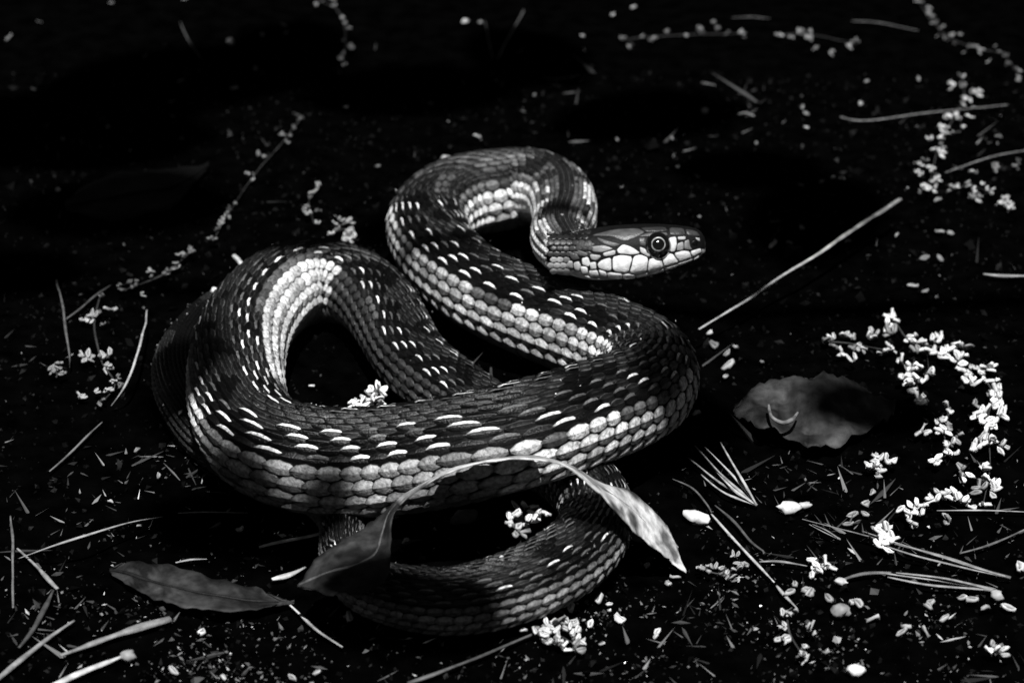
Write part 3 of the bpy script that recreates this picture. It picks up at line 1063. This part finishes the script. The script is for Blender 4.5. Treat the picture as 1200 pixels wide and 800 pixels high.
# left string
ZL = [(352, 140), (346, 150), (340, 160), (336, 168), (330, 158), (312, 184), (302, 182), (297, 205), (294, 212), (290, 202), (277, 240), (270, 244), (265, 250), (262, 256), (258, 262), (256, 268), (270, 255), (250, 280)]
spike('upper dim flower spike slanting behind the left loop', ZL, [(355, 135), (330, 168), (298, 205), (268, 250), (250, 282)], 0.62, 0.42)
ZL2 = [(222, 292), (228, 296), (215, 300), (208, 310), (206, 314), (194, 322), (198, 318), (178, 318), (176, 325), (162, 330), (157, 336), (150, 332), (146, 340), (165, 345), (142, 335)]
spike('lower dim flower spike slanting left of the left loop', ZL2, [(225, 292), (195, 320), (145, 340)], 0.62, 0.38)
ZL3 = [(97, 375), (104, 378), (110, 372), (120, 348), (122, 380), (130, 365), (118, 364), (100, 418), (104, 420), (122, 415), (127, 418), (125, 430), (137, 442), (134, 446), (140, 450), (132, 456), (118, 470), (112, 460), (93, 466), (128, 458), (142, 455)]
spike('pale flower spike hanging down beside the bright bowed stem at left', ZL3, [(118, 345), (110, 380), (118, 420), (135, 450), (118, 472)], 0.7, 0.55)
spike('dim flower tuft at the far left by the upright stem', [(68, 432), (64, 436), (70, 438), (66, 428)], [(66, 442), (68, 428)], 0.8, 0.3)
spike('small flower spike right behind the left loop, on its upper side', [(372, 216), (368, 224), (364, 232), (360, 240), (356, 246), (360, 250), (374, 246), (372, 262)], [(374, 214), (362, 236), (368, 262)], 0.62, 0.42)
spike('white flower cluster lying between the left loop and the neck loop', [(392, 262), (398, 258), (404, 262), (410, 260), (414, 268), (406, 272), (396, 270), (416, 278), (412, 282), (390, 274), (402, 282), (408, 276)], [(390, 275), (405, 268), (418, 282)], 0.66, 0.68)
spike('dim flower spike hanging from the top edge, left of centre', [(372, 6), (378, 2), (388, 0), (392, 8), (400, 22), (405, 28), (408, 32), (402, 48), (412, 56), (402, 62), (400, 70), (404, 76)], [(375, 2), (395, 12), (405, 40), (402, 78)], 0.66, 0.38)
spike('white flower sprig caught in the opening of the left loop', [(440, 458), (446, 457), (438, 464), (432, 470), (426, 472), (422, 480), (418, 476), (450, 466), (442, 470), (428, 480), (420, 472)], [(424, 486), (432, 474), (446, 458)], 0.95, 1.2, True, up=0.5)
spike('white flower sprig standing under the arching leaf behind the lowest coil', [(606, 600), (612, 608), (602, 616), (618, 616), (626, 604), (632, 608), (608, 622), (600, 606), (635, 600), (620, 596)], [(604, 668, .1), (608, 640, .5), (616, 612, 1.0), (628, 600, 1.2)], 0.9, 1.0, True, up=1.15)
spike('white flower cluster just below the lowest coil', [(634, 738), (632, 742), (644, 732), (646, 740), (654, 730), (656, 736), (669, 730), (671, 738), (642, 750), (648, 752), (656, 754), (672, 748), (674, 758), (660, 760), (676, 754), (638, 752)], [(630, 742), (650, 742), (676, 755)], 0.8, 0.9, True)
spike('faint flower sprig above the straight bright stalk at lower right', [(820, 664), (828, 668), (836, 666), (846, 674), (854, 678), (866, 668), (868, 660), (862, 652), (874, 664), (850, 666)], [(815, 664), (845, 672), (872, 660)], 0.75, 0.42)
spike('small flower spike running down below the straight bright stalk', [(920, 722), (928, 720), (919, 734), (917, 748), (930, 718), (948, 738), (953, 744), (941, 768), (945, 772), (962, 762), (968, 766), (940, 760)], [(922, 715), (925, 740), (945, 772)], 0.8, 0.6)

# ------------------------------------------------------------------ loose buds and petals
def bud(label, px, py, w_, h_, ang, tone, up=0.12):
    v, f = [], []
    n, m = 12, 8
    for i in range(m + 1):
        a = math.pi * i / m
        for k in range(n):
            b = 2 * math.pi * k / n
            p = Vector((math.cos(a), math.sin(a) * math.cos(b), math.sin(a) * math.sin(b)))
            p *= 1 + 0.45 * noise.noise(p * 1.6 + Vector((px, py, 0))) + 0.1 * noise.noise(p * 5 + Vector((px, 0, 0)))
            v.append((p.x * w_ * PX / 2, p.y * h_ * PX / 2, p.z * h_ * PX / 2.3))
    for i in range(m):
        for k in range(n):
            a, b = i * n + k, i * n + (k + 1) % n
            f.append((a, b, b + n, a + n))
    o = link('seed_bud', mesh('seed_bud', v, f, M_petal, [0.75] * len(v)), None, tone)
    o.location = G(px, py, up)
    o.rotation_euler = (0, 0, math.radians(ang))
    tag(o, label, 'bud')
    return o


bud('white oval bud on the soil right of the bright leaf end', 816, 606, 30, 18, -35, 0.9)
bud('white round bud on the soil below the brown leaf', 924, 595, 24, 16, 8, 0.95)
bud('small pale bud stuck to the right end of the white round bud', 942, 592, 16, 9, 10, 0.6)
bud('fuzzy grey bud beside the right-hand hairpin bend of the snake', 792, 417, 26, 26, 20, 0.42, 0.35)
bud('white bud at the bottom edge on the right', 1003, 785, 18, 15, 10, 1.0)
bud('pale knob at the lower left end of the grey bent twig', 985, 681, 13, 9, -20, 0.7)
bud('grey fuzzy seed at the tip of the bright broad blade at lower left', 150, 768, 17, 14, 30, 0.35)
bud('grey bud among litter below the grey bent twig', 985, 715, 20, 16, 0, 0.28)
bud('pale brown bud lying under the arching leaf', 545, 605, 30, 18, 20, 0.22)
bud('blurred pale bud behind the neck loop at its upper left', 522, 186, 16, 10, 40, 0.55, 0.3)
bud('round pale bud among the top left petals', 270, 49, 12, 13, 0, 0.55)
bud('tiny white bud alone in the dark above the faint leaf', 68, 222, 6, 6, 0, 0.8)
bud('oval pale bud near the top edge, left of the leaning stem', 545, 25, 11, 8, 20, 0.65)
bud('small pale bud on the thin stem near the top edge', 563, 26, 7, 5, 0, 0.4)
bud('pale knob at the right end of the thick double needles', 1168, 697, 14, 12, -40, 0.5)
bud('white chip lying close beside the top of the left loop', 251, 340, 9, 8, 50, 0.9, 0.6)
bud('small pale bud among dim litter at upper right of the head', 826, 130, 10, 10, 0, 0.4)


LANDMARKS = [((740, 300), "the snake's head"), ((590, 200), 'the neck loop'), ((800, 440), 'the hairpin bend'), ((350, 310), 'the left loop'), ((940, 485), 'the dark crumpled leaf'),
             ((655, 745), 'the flower cluster below the lowest coil'), ((816, 606), 'the white oval bud'), ((924, 595), 'the white round bud'), ((1003, 785), 'the bottom edge bud'),
             ((957, 664), 'the bright four-petalled flower'), ((1036, 628), 'the upright flower cluster'), ((985, 681), 'the grey bent twig'), ((1100, 685), 'the thick double needles'),
             ((985, 715), 'the grey bud in the litter'), ((1168, 762), 'the corner flower'), ((870, 640), 'the straight bright stalk'), ((938, 270), 'the long slanting stalk'),
             ((1080, 133), 'the bowed grass stalk'), ((1183, 240), 'the round flower tuft'), ((1110, 225), 'the short upper right spike'), ((1085, 420), 'the drooping white spike'),
             ((865, 134), 'the small curved sliver'), ((780, 40), 'the long dim top spike'), ((590, 45), 'the leaning stem at the top'), ((395, 40), 'the dim hanging top spike'),
             ((270, 49), 'the round bud at upper left'), ((68, 222), 'the tiny lone white bud'), ((160, 230), 'the faint upper left leaf'), ((223, 48), 'the dim top left stem'),
             ((240, 690), 'the spotted flat leaf'), ((130, 740), 'the broad grey blade'), ((370, 733), 'the short straight bright stalk'), ((150, 768), 'the fuzzy blade-tip seed'),
             ((250, 600), 'the faint thin lower left stalk'), ((90, 520), 'the dim left stem'), ((120, 622), 'the long arched stalk'), ((745, 620), "the arching leaf's bright end"),
             ((545, 25), 'the oval top bud'), ((350, 655), 'the ridged blade tip'), ((30, 30), 'the top left corner'), ((1190, 660), 'the right edge of the needles')]
NEAR = {}


def loose(px, py, size, tone, label, group):
    o = link('fallen_petal', rnd.choice(PETALS), None, tone)
    o.location = G(px, py, 0.1)
    o.rotation_euler = (rnd.uniform(-.6, .6), rnd.uniform(-.5, .5), rnd.uniform(0, 6.28))
    o.scale = (size, size, size)
    (lx, ly), name = min(LANDMARKS, key=lambda l: (l[0][0] - px) ** 2 + (l[0][1] - py) ** 2)
    dx, dy = px - lx, py - ly
    where = ('right of' if dx > 0 else 'left of') if abs(dx) > abs(dy) else ('below' if dy > 0 else 'above')
    NEAR.setdefault((where, name), []).append((dx * dx + dy * dy, o, 'bright' if tone > 0.6 else ('pale' if tone > 0.3 else 'dim'), size))
    tag(o, label, 'petal', group)


def name_petals():
    words = ['nearest', 'second nearest', 'third nearest', 'fourth nearest', 'fifth nearest', 'sixth nearest', 'seventh nearest', 'eighth nearest', 'ninth nearest']
    for (where, name), l in NEAR.items():
        l.sort(key=lambda t: t[0])
        for k, (_, o, look, size) in enumerate(l):
            big = 'small' if size < 0.85 else 'fallen'
            o['label'] = look + ' ' + big + ' petal ' + where + ' ' + name + ((', ' + words[min(k, 8)] + ' one') if len(l) > 1 else '')


GR = (('petals strewn at upper left', 'small dim fallen petal on black soil at upper left, away from any spike',
       [(308, 41, .7, .5), (335, 30, .7, .4), (337, 38, .6, .35), (298, 80, .8, .4), (270, 103, .9, .5), (215, 93, .7, .3), (13, 40, 1.0, .22), (128, 4, .7, .25), (72, 162, .7, .25), (125, 150, .6, .2), (218, 0, .7, .4), (215, 163, .7, .15), (43, 26, .7, .12), (36, 103, .7, .1)]),
      ('petals strewn along the top', 'small dim fallen petal on black soil behind the neck loop',
       [(563, 160, .8, .5), (685, 42, .5, .6), (745, 9, .9, .6), (716, 19, .6, .5), (670, 91, .6, .5), (724, 165, .5, .5), (789, 164, .5, .5), (625, 112, .5, .2), (580, 93, .5, .15), (796, 195, .6, .3), (441, 195, .6, .2), (408, 125, .6, .3), (502, 122, .7, .15)]),
      ('petals strewn right of the head', 'small dim fallen petal on black soil right of the head',
       [(909, 281, 1.1, .8), (922, 283, .8, .3), (940, 268, .8, .35), (990, 283, .7, .4), (1053, 273, .6, .4), (886, 166, .6, .4), (948, 150, .6, .5), (948, 134, .7, .3), (940, 128, .6, .3), (1008, 122, 1.0, .45), (1018, 96, .8, .35), (1077, 95, .7, .3), (1110, 272, .9, .45), (1096, 270, 1, .4), (1089, 300, 1.0, .25), (1105, 306, 1, .3), (1076, 334, 1.1, .4), (1088, 340, .9, .3), (1096, 350, .8, .3), (978, 207, .8, .3), (965, 212, .7, .3), (990, 209, .8, .3), (942, 217, .7, .2)]),
      ('petals strewn between bend and brown leaf', 'pale fallen petal or chip on the soil between the hairpin bend and the crumpled leaf',
       [(834, 388, 1.0, .8), (860, 423, 1.6, .55), (848, 442, .8, .35), (821, 483, 1.0, .6), (840, 407, 1.2, .25), (865, 408, .9, .35), (895, 425, .7, .3), (855, 410, 1, .3)]),
      ('petals strewn below the lowest coil', 'small white fallen petal on the soil just right of the cluster below the lowest coil',
       [(668, 716, 1.0, .8), (618, 738, .8, .7), (690, 734, .9, .8), (683, 726, .6, .6), (721, 718, 1.2, .9), (716, 716, .7, .8), (710, 708, .6, .7), (704, 696, 1.2, .6), (709, 754, .6, .4), (767, 742, .8, .7), (766, 748, .6, .6), (785, 674, .9, .5), (782, 680, .8, .5), (760, 660, .9, .5)]),
      ('petals strewn at lower right', 'pale fallen petal in the litter at lower right',
       [(995, 707, 1.0, .55), (1012, 712, 1.1, .5), (1030, 724, 1.2, .5), (1062, 735, 1.0, .5), (1068, 734, 1.0, .45), (1080, 735, 1, .4), (1086, 706, 1.1, .4), (1092, 712, 1, .4), (1102, 728, .9, .5), (1130, 704, 1.2, .5), (1134, 700, 1, .45), (1190, 714, 1.2, .55), (1198, 671, 1.3, .7), (1160, 712, 1, .4), (930, 694, 1.1, .45), (940, 690, 1.2, .4), (945, 698, 1, .4), (975, 704, 1.2, .35), (930, 682, 1, .4), (1010, 590, 1, .4), (1005, 600, 1.1, .35), (1018, 604, 1, .4), (1000, 612, 1, .3), (1020, 580, .8, .4)]),
      ('chips strewn at lower left', 'small pale chip on the gritty soil at lower left',
       [(233, 744, 1.0, .8), (208, 790, 1.1, .6), (410, 728, 1.0, .7), (402, 723, .8, .5), (258, 790, .7, .5), (277, 620, .9, .6), (282, 622, .7, .5), (186, 554, .8, .4), (133, 588, .6, .5), (160, 616, .6, .5), (258, 523, .9, .5), (262, 518, .6, .4), (164, 524, .7, .3), (340, 792, .9, .5), (367, 790, .7, .5)]),
      ('petals resting in the coils', 'tiny white fallen petal lying against the coiled snake',
       [(362, 452, .6, .8), (253, 372, .0, .8)]))
for grp, lab, lst in GR:
    for (x, y, sz, tn) in lst:
        if sz > 0:
            loose(x, y, sz, tn, lab, grp)
name_petals()

# ------------------------------------------------------------------ soil crumbs and litter
def crumbs(name, n, region, dens, sizes, tones, aspect, label):
    v, f, pg = [], [], []
    base = np.array([(1, 0, 0), (-1, 0, 0), (0, 1, 0), (0, -1, 0), (0, 0, 1), (0, 0, -1)], dtype=float)
    faces = [(0, 2, 4), (2, 1, 4), (1, 3, 4), (3, 0, 4), (2, 0, 5), (1, 2, 5), (3, 1, 5), (0, 3, 5)]
    k = 0
    tries = 0
    while k < n and tries < n * 30:
        tries += 1
        x, y = rnd.uniform(region[0], region[1]), rnd.uniform(region[2], region[3])
        if rnd.random() > dens(x, y):
            continue
        s_ = math.exp(rnd.gauss(math.log(sizes), 0.5))
        R = rot_rand(1.0)
        q = base * np.array([s_ * rnd.uniform(.7, aspect), s_ * rnd.uniform(.5, 1), s_ * rnd.uniform(.4, .9)])
        q += np.array([[rnd.uniform(-.3, .3) * s_ for _ in range(3)] for _ in range(6)])
        q = q @ np.array(R).T + np.array([x, y, gz(x, y) + s_ * 0.3])
        b = len(v)
        v.extend(map(tuple, q))
        f.extend(tuple(a + b for a in ff) for ff in faces)
        t = tones()
        pg.extend([t] * 6)
        k += 1
    o = link(name, mesh(name, v, f, M_crumb, pg, smooth=False))
    tag(o, label, kind='stuff')


def proj(x, y):
    d = Vector((x, y, 0)) - CAM
    z = d.dot(FWD)
    return 600 + d.x / z / K, 400 - d.dot(UPC) / z / K


crumbs('soil_crumbs', 13000, (-11, 11, -14, 14), lambda x, y: 0.9, 0.03,
       lambda: 0.0016 * math.exp(rnd.gauss(0, 1.2)), 1.4, 'dark crumbs of soil under and round the snake')


def litter_d(x, y):
    n_ = noise.noise(Vector((x, y, 2)) * 0.45) * 0.5 + 0.5
    m_ = noise.noise(Vector((x, y, 7)) * 1.4) * 0.5 + 0.5
    near = min(1, max(0.008, (-4 - y) / 6))
    return near * max(0, n_ * m_ * 3.2 - 0.6)


crumbs('leaf_litter', 8000, (-11, 11, -14, 12), litter_d, 0.016,
       lambda: 0.06 * math.exp(rnd.gauss(0, 1.1)), 2.8, 'fine pale grit and plant scraps on the soil')

# ------------------------------------------------------------------ leafy branch added out of view, its leaves placed to shade chosen spots
UPD = 62.0
br = empty('added_shade_branch', P(600, 400, 0) + SUN * UPD)
tag(br, 'unseen leafy branch added over the snake to dapple the sunlight', 'branch')
SHADE = [(60, 150, .2, 3.4, 0), (200, 90, .2, 3.2, 30), (330, 60, .2, 2.4, 80), (480, 100, .2, 2.4, 10), (140, 236, .2, 2.3, 12), (372, 622, .4, .85, 60), (10, 310, .2, 1.5, 0), (620, 60, .2, 2.0, 120),
         (760, 130, .2, 2.2, 20), (960, 250, .2, 2.2, 70), (1024, 478, .3, 1.2, 10), (455, 716, .5, 1.15, -8), (212, 440, .6, 1.15, 85), (808, 446, 1.3, 1.6, 72), (520, 722, .6, 1.0, 0), (352, 292, 1.3, 1.0, 8), (600, 172, 1.5, 1.1, 5), (226, 440, 1.2, .95, 88), (335, 480, .9, .45, 70), (246, 575, .9, 1.45, -40),
         (880, 190, .2, 1.6, 0), (455, 232, .9, 0.9, 75)]
cen = []
for (px, py, zz, size, ang) in SHADE:
    t = P(px, py, zz) + SUN * (UPD + rnd.uniform(-4, 6))
    v, f = [], []
    a_ = math.radians(ang)
    ax = Vector((math.cos(a_), math.sin(a_), 0))
    ay = Vector((-math.sin(a_), math.cos(a_), 0))
    for i in range(9):
        x = i / 4 - 1
        wd = 0.62 * size * (1 - abs(x) ** 2.2) ** 0.7 if abs(x) < 1 else 0.02
        for k in (-1, 0, 1):
            v.append(ax * x * size + ay * wd * k + Vector((0, 0, 0.12 * size * (abs(k) - x * x))))
    for i in range(8):
        for k in range(2):
            q = i * 3 + k
            f.append((q, q + 3, q + 4, q + 1))
    n_ = len(v)
    v += [p - Vector((0, 0, 0.04)) for p in v]
    f += [tuple(x + n_ for x in reversed(q)) for q in f]
    o = link('leaf', mesh('leaf', v, f, M_leaf, [0.06] * len(v)), br)
    o.location = t - br.location
    cen.append(t - br.location)
for c_ in cen:
    base = Vector((c_.x * 0.25, 0.3 * c_.y, 2.5))
    v, f = tube([c_, c_ * 0.6 + base * 0.4 + Vector((0, 0, 1.2)), base], [0.02, 0.03, 0.05], 6)
    link('twig', mesh('twig', v, f, M_stem), br, 0.06)
v, f = tube([Vector((-12, 0, 3.2)), Vector((-4, .6, 2.6)), Vector((5, -.3, 2.6)), Vector((16, 1, 3.4)), Vector((40, 3, 6))], [0.12, 0.2, 0.28, 0.4, 0.7], 8)
link('stem', mesh('stem', v, f, M_stem), br, 0.06)

# ------------------------------------------------------------------ scraps of stems and bark lying on the soil
def scrap_d(x, y):
    px, py = proj(x, y)
    n_ = noise.noise(Vector((x, y, 4)) * 0.5) * 0.5 + 0.5
    a_ = 0.04 + 0.9 * (1 if (px > 790 and 540 < py < 740) else 0) + 0.6 * (1 if py > 700 or (px < 330 and py > 480) else 0)
    return min(1, a_ * max(0, n_ - 0.3) ** 2 * 7)


crumbs('plant_scraps', 2300, (-12, 12, -14, 16), scrap_d, 0.016,
       lambda: 0.07 * math.exp(rnd.gauss(0, 0.9)), 16.0, 'thin broken scraps of stems and bark on the soil')

# specks of dust lying on the snake
dv, df, dp = [], [], []
octa = [(1, 0, 0), (-1, 0, 0), (0, 1, 0), (0, -1, 0), (0, 0, 1), (0, 0, -1)]
of = [(0, 2, 4), (2, 1, 4), (1, 3, 4), (3, 0, 4), (2, 0, 5), (1, 2, 5), (3, 1, 5), (0, 3, 5)]
for _ in range(420):
    kind, M, pos, z, sc_, jit, ss = rnd.choice(items)
    if z[2] < 0.25:
        continue
    c_ = Vector(pos) + Vector(z) * 0.035 + Vector((rnd.uniform(-.1, .1), rnd.uniform(-.1, .1), 0))
    R = rot_rand(1.5)
    s_ = 0.012 * math.exp(rnd.gauss(0, 0.45))
    b = len(dv)
    for q in octa:
        dv.append(c_ + R @ Vector((q[0] * s_ * rnd.uniform(.7, 2), q[1] * s_, q[2] * s_ * .6)))
    df.extend(tuple(a + b for a in f_) for f_ in of)
    dp.extend([0.25 * math.exp(rnd.gauss(0, 0.8))] * 6)
tag(link('dust', mesh('dust', dv, df, M_crumb, dp, smooth=False)), 'pale specks of dust and grit on the back of the snake', kind='stuff')
